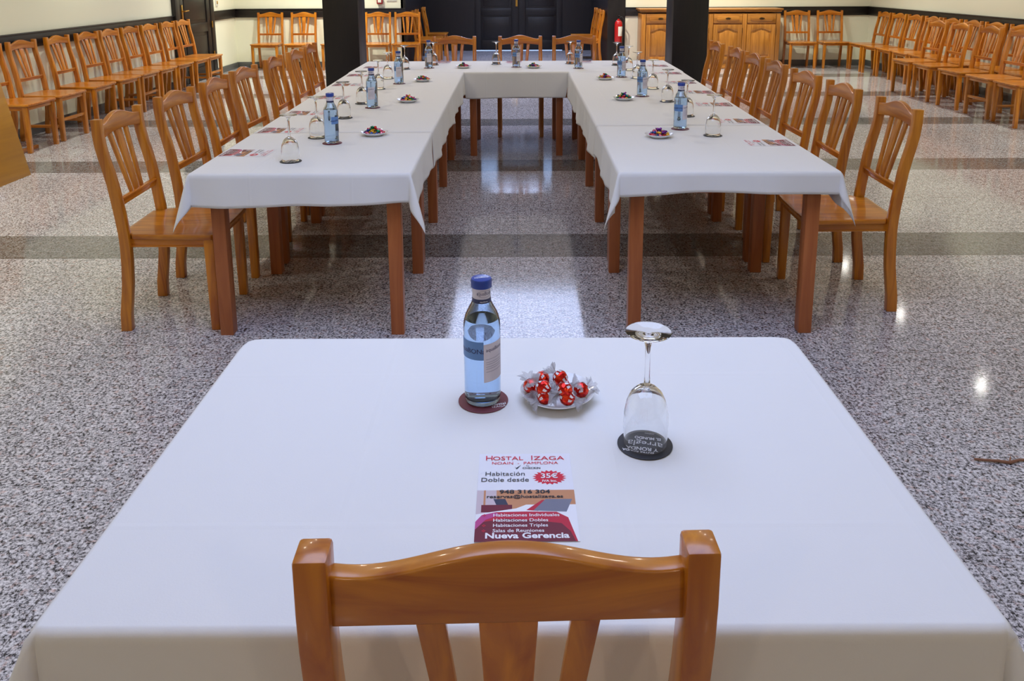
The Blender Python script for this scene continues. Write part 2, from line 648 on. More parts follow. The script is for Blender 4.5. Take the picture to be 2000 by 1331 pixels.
mb.box(((D1 + .86) / 2, AYB + .06, 2.65), (D1 - .86, .12, .7))
mb.box((0.06, AYB + .06, 2.55), (0.96, .12, .5))
structure(mb.build('wall_lobby_back', M['dark_wood']))
mb = MB()   # fanlight over the door: bars between its panes
for x in (-.8, -.42, -.18, .06, .30, .54, .86):
    mb.box((x, AYB + .04, 2.66), (.035, .06, .62))
for z in (2.36, 2.94):
    mb.box((0.03, AYB + .04, z), (1.70, .06, .035))
w1 = structure(mb.build('window_1', M['dark_wood'], bevel=0.003))
MB().box((0.03, AYB + .05, 2.65), (1.68, .006, .6)).build('pane', M['pane'], w1)

# double door, two panelled leaves
def panel_leaf(name, x0, x1, y, z0, z1, rows, mat, parent, depth=.045, st=.11):
    """a leaf with sunk panels and raised fields, seen from -y"""
    mb = MB()
    mb.box(((x0 + x1) / 2, y + depth * .65, (z0 + z1) / 2), (x1 - x0, depth * .7, z1 - z0))
    zs = [z0] + [z for r in rows for z in r] + [z1]
    mb.box((x0 + st / 2, y + .01, (z0 + z1) / 2), (st, .035, z1 - z0))
    mb.box((x1 - st / 2, y + .01, (z0 + z1) / 2), (st, .035, z1 - z0))
    for k in range(0, len(zs), 2):
        mb.box(((x0 + x1) / 2, y + .01, (zs[k] + zs[k + 1]) / 2), (x1 - x0 - 2 * st, .035, zs[k + 1] - zs[k]))
    for a, b in rows:
        mb.box(((x0 + x1) / 2, y + .015, (a + b) / 2), (x1 - x0 - 2 * st - .09, .022, b - a - .09))
    return mb.build(name, mat, parent, bevel=0.007, seg=2)


dr = structure(empty('door_1', (0, 0, 0)))
for k, (a, b) in enumerate(((D0 - .02, .041), (.040, D1 + .02))):
    panel_leaf('door_leaf', a, b, AYB + .02, 0.012, 2.05, [(.22, .74), (.88, 1.86)], M['dark_wood'], dr, st=.15)
hd = MB()
hd.box((0.0, AYB - .006, 1.03), (.04, .012, .22))
hd.tube([(0, AYB - .01, 1.06), (0, AYB - .05, 1.06), (-.12, AYB - .055, 1.065)], .009)
hd.build('door_handle', M['brass'], dr)

# side door in the left wall
def wall_box(px0, px1):
    return px0, px1


DY0, DY1 = 11.62, 12.95
d2 = structure(empty('door_2', (LX, 0, 0)))
mb = MB()
for yy in (DY0, DY1):
    mb.box((.03, yy, 1.1), (.06, .14, 2.2))
mb.box((.03, (DY0 + DY1) / 2, 2.18), (.06, DY1 - DY0 + .14, .14))
mb.build('door_frame', M['dark_wood'], d2, bevel=.006)
mb = MB()
y0, y1 = DY0 + .07, DY1 - .07
mb.box((.02, (y0 + y1) / 2, 1.06), (.03, y1 - y0, 2.1))
for a, b in ((y0, y0 + .15), (y1 - .15, y1)):
    mb.box((.035, (a + b) / 2, 1.06), (.03, b - a, 2.1))
for a, b in ((.01, .2), (.72, .86), (1.95, 2.11)):
    mb.box((.035, (y0 + y1) / 2, (a + b) / 2), (.03, y1 - y0 - .3, b - a))
for a, b in ((.2, .72), (.86, 1.95)):
    mb.box((.034, (y0 + y1) / 2, (a + b) / 2), (.02, y1 - y0 - .40, b - a - .1))
mb.build('door_leaf', M['dark_wood'], d2, bevel=.006)
mb = MB()
mb.box((.056, y0 + .09, 1.02), (.012, .045, .26))
mb.tube([(.06, y0 + .09, 1.06), (.10, y0 + .09, 1.06), (.105, y0 + .21, 1.065)], .009)
mb.build('door_handle', M['brass'], d2)
for zz in (.35, .82, 1.8):
    MB().tube([(.066, DY1 - .07, zz - .05), (.066, DY1 - .07, zz + .05)], .012).build('hinge', M['brass'], d2)

# dado rail of dark wood round the hall, 1.0 m high
def dado(name, pts):
    mb = MB()
    for (ax, ay), (bx, by) in pts:
        if abs(ax - bx) < 1e-4:
            s = 1 if ax < 0 else -1
            mb.box((ax + s * .012, (ay + by) / 2, .93), (.024, abs(by - ay), .14))
            mb.box((ax + s * .018, (ay + by) / 2, 1.0), (.036, abs(by - ay), .018))
        else:
            mb.box(((ax + bx) / 2, ay - .012, .93), (abs(bx - ax), .024, .14))
            mb.box(((ax + bx) / 2, ay - .018, 1.0), (abs(bx - ax), .036, .018))
    structure(mb.build(name, M['dark_wood_x'], bevel=.004))


dado('trim_1', [((LX, YF), (LX, DY0 - .07)), ((LX, DY1 + .07), (LX, YB)), ((LX, YB), (AX0, YB))])
dado('trim_2', [((RX, YF), (RX, YB)), ((1.86, YB), (RX, YB))])


def skirt(name, boxes):
    mb = MB()
    for c, s in boxes:
        mb.box(c, s)
    structure(mb.build(name, M['skirt'], bevel=.003))


skirt('baseboard_left', [((LX + .008, (YF + DY0 - .07) / 2, .05), (.016, DY0 - .07 - YF, .1)), ((LX + .008, (DY1 + .07 + YB) / 2, .05), (.016, YB - DY1 - .07, .1))])
skirt('baseboard_right', [((RX - .008, (YF + YB) / 2, .05), (.016, YB - YF, .1))])
skirt('baseboard_back', [(((LX + AX0) / 2, YB - .008, .05), (AX0 - LX - .04, .016, .1)), (((1.86 + RX) / 2, YB - .008, .05), (RX - 1.86 - .04, .016, .1))])

# two square columns clad in dark wood
for x, lab in ((-1.915, 'left'), (1.895, 'right')):
    mb = MB().box((x, 9.17, CEIL / 2), (.385, .42, CEIL))
    mb.box((x, 9.17, .05), (.40, .435, .1))
    o = mb.build('column', M['dark_wood'], bevel=.006)
    structure(o)
    tag(o, 'square dark wood column standing behind the %s corner of the table setting' % lab, 'column')

# ---------------------------------------------------------------- ceiling spot rings
LAMPM = simple('lamp_glow', lin(255, 250, 240), .5, emis=(1.0, .98, .92, 1), estr=70)
LINES = {5.2: 'along the right wall', -4.0: 'added along the left wall', -1.75: 'above the left table row', 1.85: 'above the right table row'}  # first of each table-row line is added fill behind the camera
seen = {}
for i, (sx, sy, sp) in enumerate(SPOTS):
    if i == 0:
        o = ring0 = MB().lathe([(.068, 0), (.085, 0), (.088, -.006), (.072, -.012), (.068, -.006), (.068, 0)], 24).build('spotlight_ring', M['white'])
    else:
        o = ring0.copy()
        COL.objects.link(o)
    o.location = (sx, sy, CEIL)
    if i == 0:
        face0 = MB().lathe([(0, 0), (.045, 0)], 24).build('lamp_face', LAMPM, o)
        face0.location = (0, 0, -.005)
    elif sx == 5.2:
        c = face0.copy()
        COL.objects.link(c)
        c.parent = o
    if sy == 12.9:
        tag(o, 'added round white ceiling spotlight ring before the back wall, %s of three' % {-3.0: 'left', .9: 'middle', 3.3: 'right'}[sx], 'ceiling light', 'ceiling spotlights')
        continue
    seen[sx] = seen.get(sx, 0) + 1
    tag(o, 'round white ceiling spotlight ring %s, %s from the camera end' % (LINES[sx], ['first', 'second', 'third', 'fourth', 'fifth', 'sixth', 'seventh', 'eighth'][seen[sx] - 1]), 'ceiling light', 'ceiling spotlights')

# ---------------------------------------------------------------- chairs
PROF = [(0.0, 0.0), (.08, .003), (.15, .013), (.22, .022), (.30, .027), (.38, .029), (.44, .027), (.50, .021), (.58, .011), (.66, 0.0), (.72, -.012), (.78, -.026), (.83, -.035), (.88, -.040), (.945, -.041)]


def prof_y(z):
    for (a, ya), (b, yb) in zip(PROF[:-1], PROF[1:]):
        if z <= b:
            t = (z - a) / (b - a)
            return ya + (yb - ya) * t
    return PROF[-1][1]


CW = .44   # outer width over the back posts


def make_chair(tone, stretch):
    """faces +y; origin on the floor between the back feet"""
    V, H, Y = (M['ov'], M['oh'], M['oy']) if tone == 'o' else (M['pv'], M['ph'], M['py'])
    root = empty('dining_chair')
    for s in (-1, 1):
        rings = []
        for z, y in PROF:
            d = .047 - .007 * (z / .945)
            w = .036
            xc = s * (CW / 2 - w / 2)
            rings.append([(xc - w / 2, y - d / 2, z), (xc + w / 2, y - d / 2, z), (xc + w / 2, y + d / 2, z), (xc - w / 2, y + d / 2, z)])
        MB().rings(rings).build('back_post', V, root, bevel=.0045, seg=2)
        top, bot = .043, .037
        rings = []
        for z, w in ((0, bot), (.2, .040), (.418, top)):
            xo, yo = s * .222, .408
            x0, x1 = (xo - w, xo) if s > 0 else (xo, xo + w)
            rings.append([(x0, yo - w, z), (x1, yo - w, z), (x1, yo, z), (x0, yo, z)])
        MB().rings(rings).build('leg', V, root, bevel=.004)
    # seat: rounded plank, dished in the middle
    n, rows = 25, 22
    mb = MB()
    def hw(y):
        t = (y - .02) / .40
        w = .207 + .036 * min(1, max(0, t))
        if y > .385:
            k = (y - .385) / .04
            w -= .03 * (1 - math.sqrt(max(0, 1 - k * k)))
        return w
    ys_ = [-.002 + .427 * j / (rows - 1) for j in range(rows)]
    def yy(x, y):
        return y + .008 * (1 - (x / .24) ** 2) * max(0, (y - .2) / .22)
    def dish(x, y):
        return -.006 * math.exp(-((x) / .13) ** 2 - ((y - .22) / .12) ** 2)
    top, bot = [], []
    for y in ys_:
        w = hw(y) if y > .052 else .175
        top.append([mb.bm.verts.new((w * (2 * i / (n - 1) - 1), yy(w * (2 * i / (n - 1) - 1), y), .441 + dish(w * (2 * i / (n - 1) - 1), y))) for i in range(n)])
        bot.append([mb.bm.verts.new((w * (2 * i / (n - 1) - 1), yy(w * (2 * i / (n - 1) - 1), y), .419)) for i in range(n)])
    for j in range(rows - 1):
        for i in range(n - 1):
            mb.bm.faces.new((top[j][i], top[j][i + 1], top[j + 1][i + 1], top[j + 1][i]))
            mb.bm.faces.new((bot[j][i], bot[j + 1][i], bot[j + 1][i + 1], bot[j][i + 1]))
        for i in (0, n - 1):
            mb.bm.faces.new((top[j][i], top[j + 1][i], bot[j + 1][i], bot[j][i]))
    for j in (0, rows - 1):
        for i in range(n - 1):
            mb.bm.faces.new((top[j][i], bot[j][i], bot[j][i + 1], top[j][i + 1]))
    mb.build('seat', Y, root, bevel=.006, seg=3)
    # aprons
    for s in (-1, 1):
        a, b = Vector((s * .192, .045, 0)), Vector((s * .206, .375, 0))
        mb = MB()
        mb.rings([[(p.x - .009, p.y, .382), (p.x + .009, p.y, .382), (p.x + .009, p.y, .420), (p.x - .009, p.y, .420)] for p in (a, b)])
        mb.rings([[(p.x + s * .006 - .007, p.y, .383), (p.x + s * .006 + .007, p.y, .383), (p.x + s * .006 + .007, p.y, .390), (p.x + s * .006 - .007, p.y, .390)] for p in (a, b)])
        mb.build('apron', Y, root, bevel=.002)
    for y, w in ((.392, .37), (.028, .362)):
        MB().box((0, y, .401), (w, .018, .038)).build('apron', H, root, bevel=.002)
    # top rail, bowed backwards with a raised middle
    n = 40
    w = CW - .060
    rings = []
    for i in range(n + 1):
        t = 2 * i / n - 1
        x = t * w / 2
        c = (.5 + .5 * math.cos(PI * min(1, abs(t) / .93)))
        zt = .918 + .034 * c
        zb = .856 + .014 * (1 - t * t)
        yc = -.036 - .016 * (1 - t * t)
        th = .012
        rings.append([(x, yc - th, zb), (x, yc + th, zb), (x, yc + th, zt), (x, yc - th, zt)])
    MB().rings(rings).build('top_rail', H, root, bevel=.004, seg=3)
    # lower rail with a raised bead
    mb = MB()
    mb.box((0, prof_y(.578), .578), (w, .018, .030))
    mb.box((0, prof_y(.578) + .003, .591), (w, .022, .010))
    mb.build('lower_rail', H, root, bevel=.002)
    # three fanned slats
    for xt, xb, wt, wb in ((0, 0, .063, .040), (-.082, -.053, .031, .024), (.082, .053, .031, .024)):
        rings = []
        for k in range(13):
            t = k / 12
            z = .590 + (.874 - .590) * t
            xc = xb + (xt - xb) * t
            ww = (wb + (wt - wb) * t) / 2
            yc = prof_y(.59) + (prof_y(.874) - .013 - prof_y(.59)) * t
            rings.append([(xc - ww, yc - .006, z), (xc + ww, yc - .006, z), (xc + ww, yc + .006, z), (xc - ww, yc + .006, z)])
        MB().rings(rings).build('slat', V, root, bevel=.002)
    if stretch:
        MB().box((0, .39, .205), (.37, .016, .030)).build('stretcher', H, root, bevel=.002)
        for s in (-1, 1):
            MB().rings([[(s * .197 - .008, y, .13), (s * .197 + .008, y, .13), (s * .197 + .008, y, .158), (s * .197 - .008, y, .158)] for y in (.03, .38)]).build('stretcher', Y, root, bevel=.002)
    return root


CH = {k: Proto(make_chair(*k)) for k in (('o', False), ('p', False), ('p', True))}
O_, P_, S_ = ('o', False), ('p', False), ('p', True)
TONE = {O_: 'honey-coloured', P_: 'rosy', S_: 'pale rosy'}
GT = 'chairs drawn up to the table setting'
CH[O_].place((-.0125, .79, 0), R(-.0) + R(1.6), 'honey-coloured wooden chair in the foreground, seen from behind, at the near table', 'chair')
ORD = ['nearest', 'second', 'third', 'fourth', 'fifth', 'sixth', 'farthest']
left = [(3.36, O_, 2), (4.01, O_, -1), (4.58, O_, 1.5), (5.15, P_, -2), (5.86, O_, 1), (6.47, P_, 0), (7.05, O_, 1)]
for i, (d, k, a) in enumerate(left):
    CH[k].place(((-1.73, -1.745, -1.745, -1.76, -1.772, -1.772, -1.80)[i], d + .215, 0), -PI / 2 + R(a), '%s slatted wooden chair, %s chair along the left row of tables' % (TONE[k], ORD[i]), 'chair', GT)
right = [(3.54, O_, -2), (4.2, O_, -1), (4.79, O_, 1), (5.41, P_, -1), (5.97, O_, 1), (6.47, P_, -1), (7.12, O_, 1)]
for i, (d, k, a) in enumerate(right):
    CH[k].place(((1.735, 1.74, 1.74, 1.75, 1.76, 1.76, 1.75)[i], d + .215, 0), PI / 2 + R(a), '%s slatted wooden chair, %s chair along the right row of tables' % (TONE[k], ORD[i]), 'chair', GT)
for x, k, a, w in ((-.625, O_, 1, 'left'), (.035, O_, 0, 'middle'), (.575, O_, -1, 'right')):
    CH[k].place((x, 8.17, 0), PI + R(a), 'honey-coloured wooden chair behind the far cross table, %s of the three' % w, 'chair', GT)
GL = 'chairs standing along the left wall'
OR9 = ['first', 'second', 'third', 'fourth', 'fifth', 'sixth', 'seventh', 'eighth', 'last']
for i, (d, k) in enumerate(((7.10, O_), (7.65, S_), (8.27, O_), (8.86, O_), (9.36, S_), (9.88, O_), (10.42, O_), (10.98, O_), (11.5, S_))):
    lab = 'wooden chair against the left wall, %s in line from the golden board' % OR9[i]
    if i == 8:
        lab = 'wooden chair at the far end of the left wall line, by the dark side door'
    CH[k].place((-4.72, d + .215, 0), -PI / 2 + R(random.uniform(-2, 2)), lab, 'chair', GL)
GB = 'chairs standing along the back wall'
for x, k, lab in ((-4.20, O_, 'wooden chair in the far left corner against the back wall'),
                  (-3.63, O_, 'wooden chair at the back wall, second from the far left corner'),
                  (-3.02, O_, 'wooden chair at the back wall, mostly hidden behind the left column'),
                  (-2.36, O_, 'wooden chair at the back wall, just right of the left column'),
                  (-1.86, O_, 'wooden chair at the back wall beside the lobby opening, below the switch plate'),
                  (4.78, O_, 'wooden chair at the back wall, right beside the oak sideboard'),
                  (5.34, O_, 'wooden chair at the back wall, nearest the far right corner')):
    xx = x if x > -2 or x < -2.3 else x
    CH[k].place((min(x, x), 14.02, 0), PI + R(random.uniform(-2, 2)), lab, 'chair', GB)
GA = 'chairs in the dark lobby opening'
for x, d, rz, lab in ((-1.80, 14.62, -PI / 2, 'wooden chair side-on in the lobby, first on its left side'),
                      (-1.80, 15.15, -PI / 2, 'wooden chair side-on in the lobby, second on its left side'),
                      (-1.80, 16.3, -PI / 2, 'wooden chair deepest in the lobby, on its left side by the double door'),
                      (1.47, 14.50, PI / 2, 'wooden chair side-on in the lobby, nearest by the fire extinguisher'),
                      (1.47, 15.05, PI / 2, 'wooden chair side-on in the lobby, middle of the three on its right'),
                      (1.47, 15.65, PI / 2, 'wooden chair side-on in the lobby, farthest of the three on its right')):
    CH[O_].place((x, d, 0), rz, lab, 'chair', GA)
GR = 'chairs standing along the right wall'
bd = (13.25, 12.9, 12.45, 11.9, 11.3, 10.75, 10.26, 9.7)
bd = [13.33 - .52 * i for i in range(9)]
for i, d in enumerate(bd):
    CH[P_ if i in (3, 5) else O_].place((5.92, d, 0), PI / 2 + R(random.uniform(-2, 2)),
          'wooden chair in the row against the right wall, %s from the far corner' % ['first', 'second', 'third', 'fourth', 'fifth', 'sixth', 'seventh', 'eighth', 'ninth'][i], 'chair', GR)
for i, (d, k) in enumerate(((10.45, O_), (9.88, O_), (9.25, O_), (8.64, S_), (8.1, O_))):
    CH[k].place((5.43, d + .215, 0), PI / 2 + R((2, -2, 1, 2, -1)[i]),
          'wooden chair of the front line by the right wall, %s' % ['farthest of the five', 'second farthest of the five', 'middle of the five', 'fourth of the five', 'nearest of the five'][i], 'chair', GR)

# ---------------------------------------------------------------- tables
TH = .735


def make_table(w, d, ins=.05, leg=.058):
    root = empty('dining_table')
    MB().box((0, 0, TH - .017), (w - .014, d - .014, .028)).build('tabletop', M['tleg_x'], root, bevel=.004)
    for sx in (-1, 1):
        for sy in (-1, 1):
            x, y = sx * (w / 2 - ins - leg / 2), sy * (d / 2 - ins - leg / 2)
            h = TH - .031
            rings = [[(x - q, y - q, z), (x + q, y - q, z), (x + q, y + q, z), (x - q, y + q, z)] for z, q in ((0, leg / 2 - .001), (h, leg / 2))]
            MB().rings(rings).build('leg', M['tleg'], root, bevel=.003)
    ax, ay = w - 2 * ins - 2 * leg, d - 2 * ins - 2 * leg
    for s in (-1, 1):
        MB().box((0, s * (d / 2 - ins - .014), TH - .031 - .036), (ax, .022, .072)).build('apron', M['tleg_x'], root, bevel=.002)
        MB().box((s * (w / 2 - ins - .014), 0, TH - .031 - .036), (.022, ay, .072)).build('apron', M['tleg_x'], root, bevel=.002)
    return root


TP = Proto(make_table(.90, .90))
LCX = [-.893, -.905, -.92, -.933]
RCX = [.876, .89, .905, .92]
on = ['nearest', 'second', 'third', 'farthest']
for i in range(4):
    yc = 3.26 + .45 + .9 * i
    TP.place((LCX[i], yc, 0), 0, 'square beech table under white cloth, %s of four in the left row' % on[i], 'table', 'tables of the table setting')
    TP.place((RCX[i], yc, 0), 0, 'square beech table under white cloth, %s of four in the right row' % on[i], 'table', 'tables of the table setting')
for x, w in ((-.935, 'left'), (-.005, 'middle'), (.925, 'right')):
    TP.place((x, 6.87 + .45, 0), 0, 'square beech table in the far cross row, %s of three' % w, 'table', 'tables of the table setting')
t = make_table(1.19, .81)
t.location = (0, 1.28, 0)
tag(t, 'rectangular table under white cloth in the foreground', 'table')

# ---------------------------------------------------------------- tablecloths
def cloth(name, x0, x1, y0, y1, ov, seed, label, shear=(0.0, 0.0), group=None, ztop=TH + .0015, near_only=None, amp=.012, scal=.012, flare=.3, corner=.0, rc=0.0):
    """x0..x1, y0..y1 the table area it covers; ov = (left, right, near, far) overhangs; shear moves x0/x1 at the far end"""
    ol, orr, on_, of = ov
    rnd = random.Random(seed)
    ph = [rnd.uniform(0, 6.28) for _ in range(10)]

    def samples(a, b, oa, ob):
        s = []
        if oa > 0:
            m_ = max(4, int(oa / .012))
            s += [(-oa + oa * i / m_) for i in range(m_)]
            s += [.004, .012]
        L_ = b - a
        nn = max(6, int(L_ / .035))
        s += [L_ * i / nn for i in range(0 if oa <= 0 else 1, nn + (1 if ob <= 0 else 0))]
        if ob > 0:
            s += [L_ - .012, L_ - .004]
            m_ = max(4, int(ob / .012))
            s += [L_ + ob * (i + 1) / m_ for i in range(m_)]
        if oa > 0:
            s.insert(int(max(4, int(oa / .012))), 0.0)
        if ob > 0:
            s.append(L_)
        return sorted(set(round(v, 5) for v in s))

    us = samples(x0, x1, ol, orr)
    vs = samples(y0, y1, on_, of)
    LX_, LY_ = x1 - x0, y1 - y0
    RAD = .009
    mb = MB()
    grid = []
    for v in vs:
        row = []
        for u in us:
            ox = max(0, -u) * -1 if u < 0 else max(0, u - LX_)
            oy = max(0, -v) * -1 if v < 0 else max(0, v - LY_)
            cu, cv = min(max(u, 0), LX_), min(max(v, 0), LY_)
            sx_, sy_ = (-1 if ox < 0 else 1), (-1 if oy < 0 else 1)
            du_, dv_ = 0, 0
            if rc:
                eu, ev = min(cu, LX_ - cu), min(cv, LY_ - cv)
                rr_ = rc if cv > LY_ / 2 else rc * .25
                if eu < rr_ and ev < rr_:
                    qx, qy = rr_ - eu, rr_ - ev
                    qm, ql = max(qx, qy), math.hypot(qx, qy)
                    k_ = qm / ql if ql > 0 else 1
                    du_ = (qx - qx * k_) * (1 if cu < LX_ / 2 else -1)
                    dv_ = (qy - qy * k_) * (1 if cv < LY_ / 2 else -1)
            ax, ay = abs(ox), abs(oy)
            if ax and not ay:      # hem runs a little up and down
                L_ = ol if ox < 0 else orr
                ax *= 1 + scal / L_ * (math.sin(cv * 9 + ph[0]) * .6 + math.sin(cv * 17 + ph[1]) * .4)
            if ay and not ax:
                ay *= 1 + scal / max(on_, of, .01) * (math.sin(cu * 5 + ph[2]) * .7 + math.sin(cu * 11 + ph[3]) * .3)
                if near_only and oy < 0 and not (near_only[0] <= x0 + cu <= near_only[1]):
                    ay = min(ay, .004)
            z = ztop
            dx = dy = 0
            if ax and ay:
                r = math.hypot(ax, ay)
                phi = math.atan2(ay, ax)
                f = (RAD * .7 + r * (flare * math.sin(2 * phi) ** .9 + .04))
                hx, hy = math.cos(phi), math.sin(phi)
                dx, dy = sx_ * hx * f, sy_ * hy * f
                z -= math.sqrt(max(0, r * r - f * f)) * (1 + corner * math.sin(2 * phi))
            elif ax or ay:
                s = ax or ay
                if s < RAD * PI / 2:
                    th = s / RAD
                    o_, dz = RAD * math.sin(th) * .8, RAD * (1 - math.cos(th))
                else:
                    rest = s - RAD * PI / 2
                    c_ = cv if ax else cu
                    wv = math.sin(c_ * 13 + ph[4]) * .55 + math.sin(c_ * 29 + ph[5]) * .3 + math.sin(c_ * 6 + ph[6]) * .4
                    o_ = RAD * .8 + rest * .045 + max(-.006, amp * wv * (rest / .15))
                    dz = RAD + rest * .99
                if ax:
                    dx = sx_ * o_
                else:
                    dy = sy_ * o_
                z -= dz
            t_ = cv / LY_
            X = x0 + cu + du_ + shear[0] * t_ * (1 - cu / LX_) + shear[1] * t_ * (cu / LX_) + dx
            Yw = y0 + cv + dv_ + dy
            row.append(mb.bm.verts.new((X, Yw, z)))
        grid.append(row)
    for j in range(len(vs) - 1):
        for i in range(len(us) - 1):
            mb.bm.faces.new((grid[j][i], grid[j][i + 1], grid[j + 1][i + 1], grid[j + 1][i]))
    o = mb.build(name, M['cloth'], smooth=True, ang=80)
    so = o.modifiers.new('thickness', 'SOLIDIFY')
    so.thickness = .0012
    so.offset = 1.0
    return tag(o, label, 'tablecloth', group)


GC = 'cloths on the table setting'
cloth('tablecloth', -.60, .605, .87, 1.69, (.17, .17, .27, .12), 1, 'white cloth over the foreground table', amp=.006, flare=.4, scal=.006, rc=.03)
cloth('tablecloth', -1.347, -.443, 3.255, 4.15, (.15, .16, .14, 0), 2, 'white cloth over the near end of the left table row', (-.015, -.005), GC, corner=.25, flare=.34)
cloth('tablecloth', -1.362, -.448, 4.153, 6.868, (.15, .19, 0, 0), 3, 'long white cloth over the far part of the left table row', (-.05, -.008), GC)
cloth('tablecloth', .421, 1.326, 3.255, 4.32, (.17, .15, .10, 0), 4, 'white cloth over the near end of the right table row', (.012, .015), GC, corner=.38, flare=.36)
cloth('tablecloth', .433, 1.341, 4.323, 6.868, (.20, .15, 0, 0), 5, 'long white cloth over the far part of the right table row', (.008, .05), GC)
cloth('tablecloth', -1.42, 1.40, 6.871, 7.79, (.15, .15, .228, .12), 6, 'white cloth over the far cross table', (0, 0), GC, near_only=(-.448, .432), amp=.004, scal=.006)
CT = TH + .0032   # top of the cloth


# ---------------------------------------------------------------- bottle
def make_bottle():
    root = empty('water_bottle')
    outer = [(0, .004), (.020, .002), (.028, 0), (.032, .002), (.0342, .010), (.0342, .150), (.0335, .160), (.0305, .172), (.0255, .183), (.0200, .193), (.0172, .200), (.0165, .208), (.0165, .232)]
    inner = [(.0140, .232), (.0140, .208), (.0147, .199), (.0175, .191), (.0230, .181), (.0280, .170), (.0308, .159), (.0315, .150), (.0315, .014), (.029, .009), (.018, .010), (0, .012)]
    MB().lathe(outer + inner, 48).build('bottle_body', M['bottle'], root)
    MB().lathe([(0, .0115), (.018, .0095), (.0292, .0088), (.0317, .0138), (.0317, .150), (.0310, .1595), (.0295, .1645), (0, .1645)], 40).build('water', M['water'], root)
    cap = MB().lathe([(.0172, .226), (.0192, .2265), (.0195, .240), (.0182, .2425), (.0160, .2432), (0, .2428)], 40).build('cap', M['bluecap'], root)
    mb = MB()
    put_text(mb, 'aquaBona', .0068, lambda x, y: (x, y, .2434), 0, bold=.0001)
    mb.build('lettering', M['whiteink'], cap, smooth=False)

    def patch(a0, a1, z0, z1, r, mat, name, par=root, slant=0.0, mi=0):
        mb = MB()
        n = max(6, int((a1 - a0) / 5))
        rings = []
        for k in range(n + 1):
            t = k / n
            a = R(a0 + (a1 - a0) * t)
            dz = slant * (t - .5)
            rings.append([(r * math.cos(a), r * math.sin(a), z0 + dz), ((r + .0003) * math.cos(a), (r + .0003) * math.sin(a), z0 + dz),
                          ((r + .0003) * math.cos(a), (r + .0003) * math.sin(a), z1 + dz), (r * math.cos(a), r * math.sin(a), z1 + dz)])
        mb.rings(rings, caps=abs(a1 - a0) < 359)
        return mb.build(name, mat, par)

    def curved(par, s, size, a_c, zc, r, mat, slant=0.0, **kw):
        mb = MB()
        put_text(mb, s, size, lambda x, y: (r * math.cos(R(a_c) + x / r), r * math.sin(R(a_c) + x / r), zc + y + slant * x), 0, **kw)
        return mb.build('lettering', mat, par, smooth=False)

    # the camera-facing side is -y (angle -90)
    nl = patch(-180, 180, .2065, .2262, .0166, M['label_pink'], 'neck_label')
    curved(nl, 'aquaBona', .0095, -78, .2175, .0171, M['label_ink'], sx=.85)
    mbo = MB()
    for k in range(40):
        a, b = 2 * PI * k / 40, 2 * PI * (k + 1) / 40
        pts = []
        for q, s in ((a, 1), (b, 1), (b, 1.06), (a, 1.06)):
            x, y = .0135 * s * math.cos(q), .0062 * s * math.sin(q)
            aa = R(-78) + x / .0171
            pts.append((.0171 * math.cos(aa), .0171 * math.sin(aa), .2165 + y))
        mbo.poly(pts)
    mbo.build('oval_mark', M['label_ink'], nl, smooth=False)
    nb = patch(-180, 180, .1985, .2065, .0172, M['navy'], 'neck_band')
    curved(nb, 'aquabona', .004, -85, .2022, .0177, M['whiteink'])
    bl = patch(-185, -95, .0955, .131, .0345, M['label_blue'], 'blue_label')
    curved(bl, 'aquaBONa', .0125, -140, .112, .0349, M['label_ink'], sx=1.1, bold=.0002)
    wl = patch(-95, -22, .053, .128, .0348, M['label_pink'], 'white_label', slant=.004)
    curved(wl, 'aquaBona', .0095, -58, .116, .0353, M['label_ink'], slant=.08)
    mb = MB()
    for k, z in enumerate((.098, .092, .088, .083, .079, .073)):
        for q in range(8):
            a0 = -88 + q * 7
            a1 = a0 + 7
            dz = .004 * ((a0 + 95) / 73 - .5)
            mb.poly([(.0352 * math.cos(R(a0)), .0352 * math.sin(R(a0)), z + dz), (.0352 * math.cos(R(a1)), .0352 * math.sin(R(a1)), z + dz + .0004),
                     (.0352 * math.cos(R(a1)), .0352 * math.sin(R(a1)), z + dz + .0009), (.0352 * math.cos(R(a0)), .0352 * math.sin(R(a0)), z + dz + .0005)])
    mb.build('small_print', M['label_ink'], wl, smooth=False)
    return root


def make_coaster(name, mat):
    root = empty(name)
    MB().lathe([(0, 0), (.0465, 0), (.047, .0006), (.047, .0016), (.0463, .002), (0, .002)], 56).build('card', mat, root)
    return root


def coaster_text(root, lines, mat):
    mb = MB()
    for s, size, x0, y0, kw in lines:
        put_text(mb, s, size, lambda x, y, x0=x0, y0=y0: (x + x0, y + y0, .0023), 0, **kw)
    mb.build('print', mat, root, smooth=False)


def make_glass():
    """wine glass standing upside down on its rim"""
    root = empty('wine_glass')
    outer = [(.0362, .0), (.0366, .0015), (.0378, .020), (.0386, .040), (.0376, .058), (.0335, .078), (.0260, .094), (.0150, .104), (.0070, .108)]
    stem = [(.0052, .112), (.0044, .125), (.0042, .150), (.0046, .176), (.0070, .188), (.0100, .1935), (.0200, .1985), (.0340, .2015), (.0380, .2025), (.0386, .2040), (.0378, .2052), (.0, .2056)]
    inner = [(0, .1015), (.010, .0995), (.0235, .0910), (.0318, .0760), (.0360, .0570), (.0371, .040), (.0364, .020), (.0353, .0015), (.0356, .0)]
    MB().lathe(inner + outer, 48).build('bowl', M['glass'], root)
    MB().lathe([(.0055, .1078)] + stem[:4], 24).build('stem', M['glass'], root) if False else None
    MB().lathe([(0, .1082), (.0065, .1085)] + stem, 48).build('stem_and_foot', M['glass'], root)
    return root


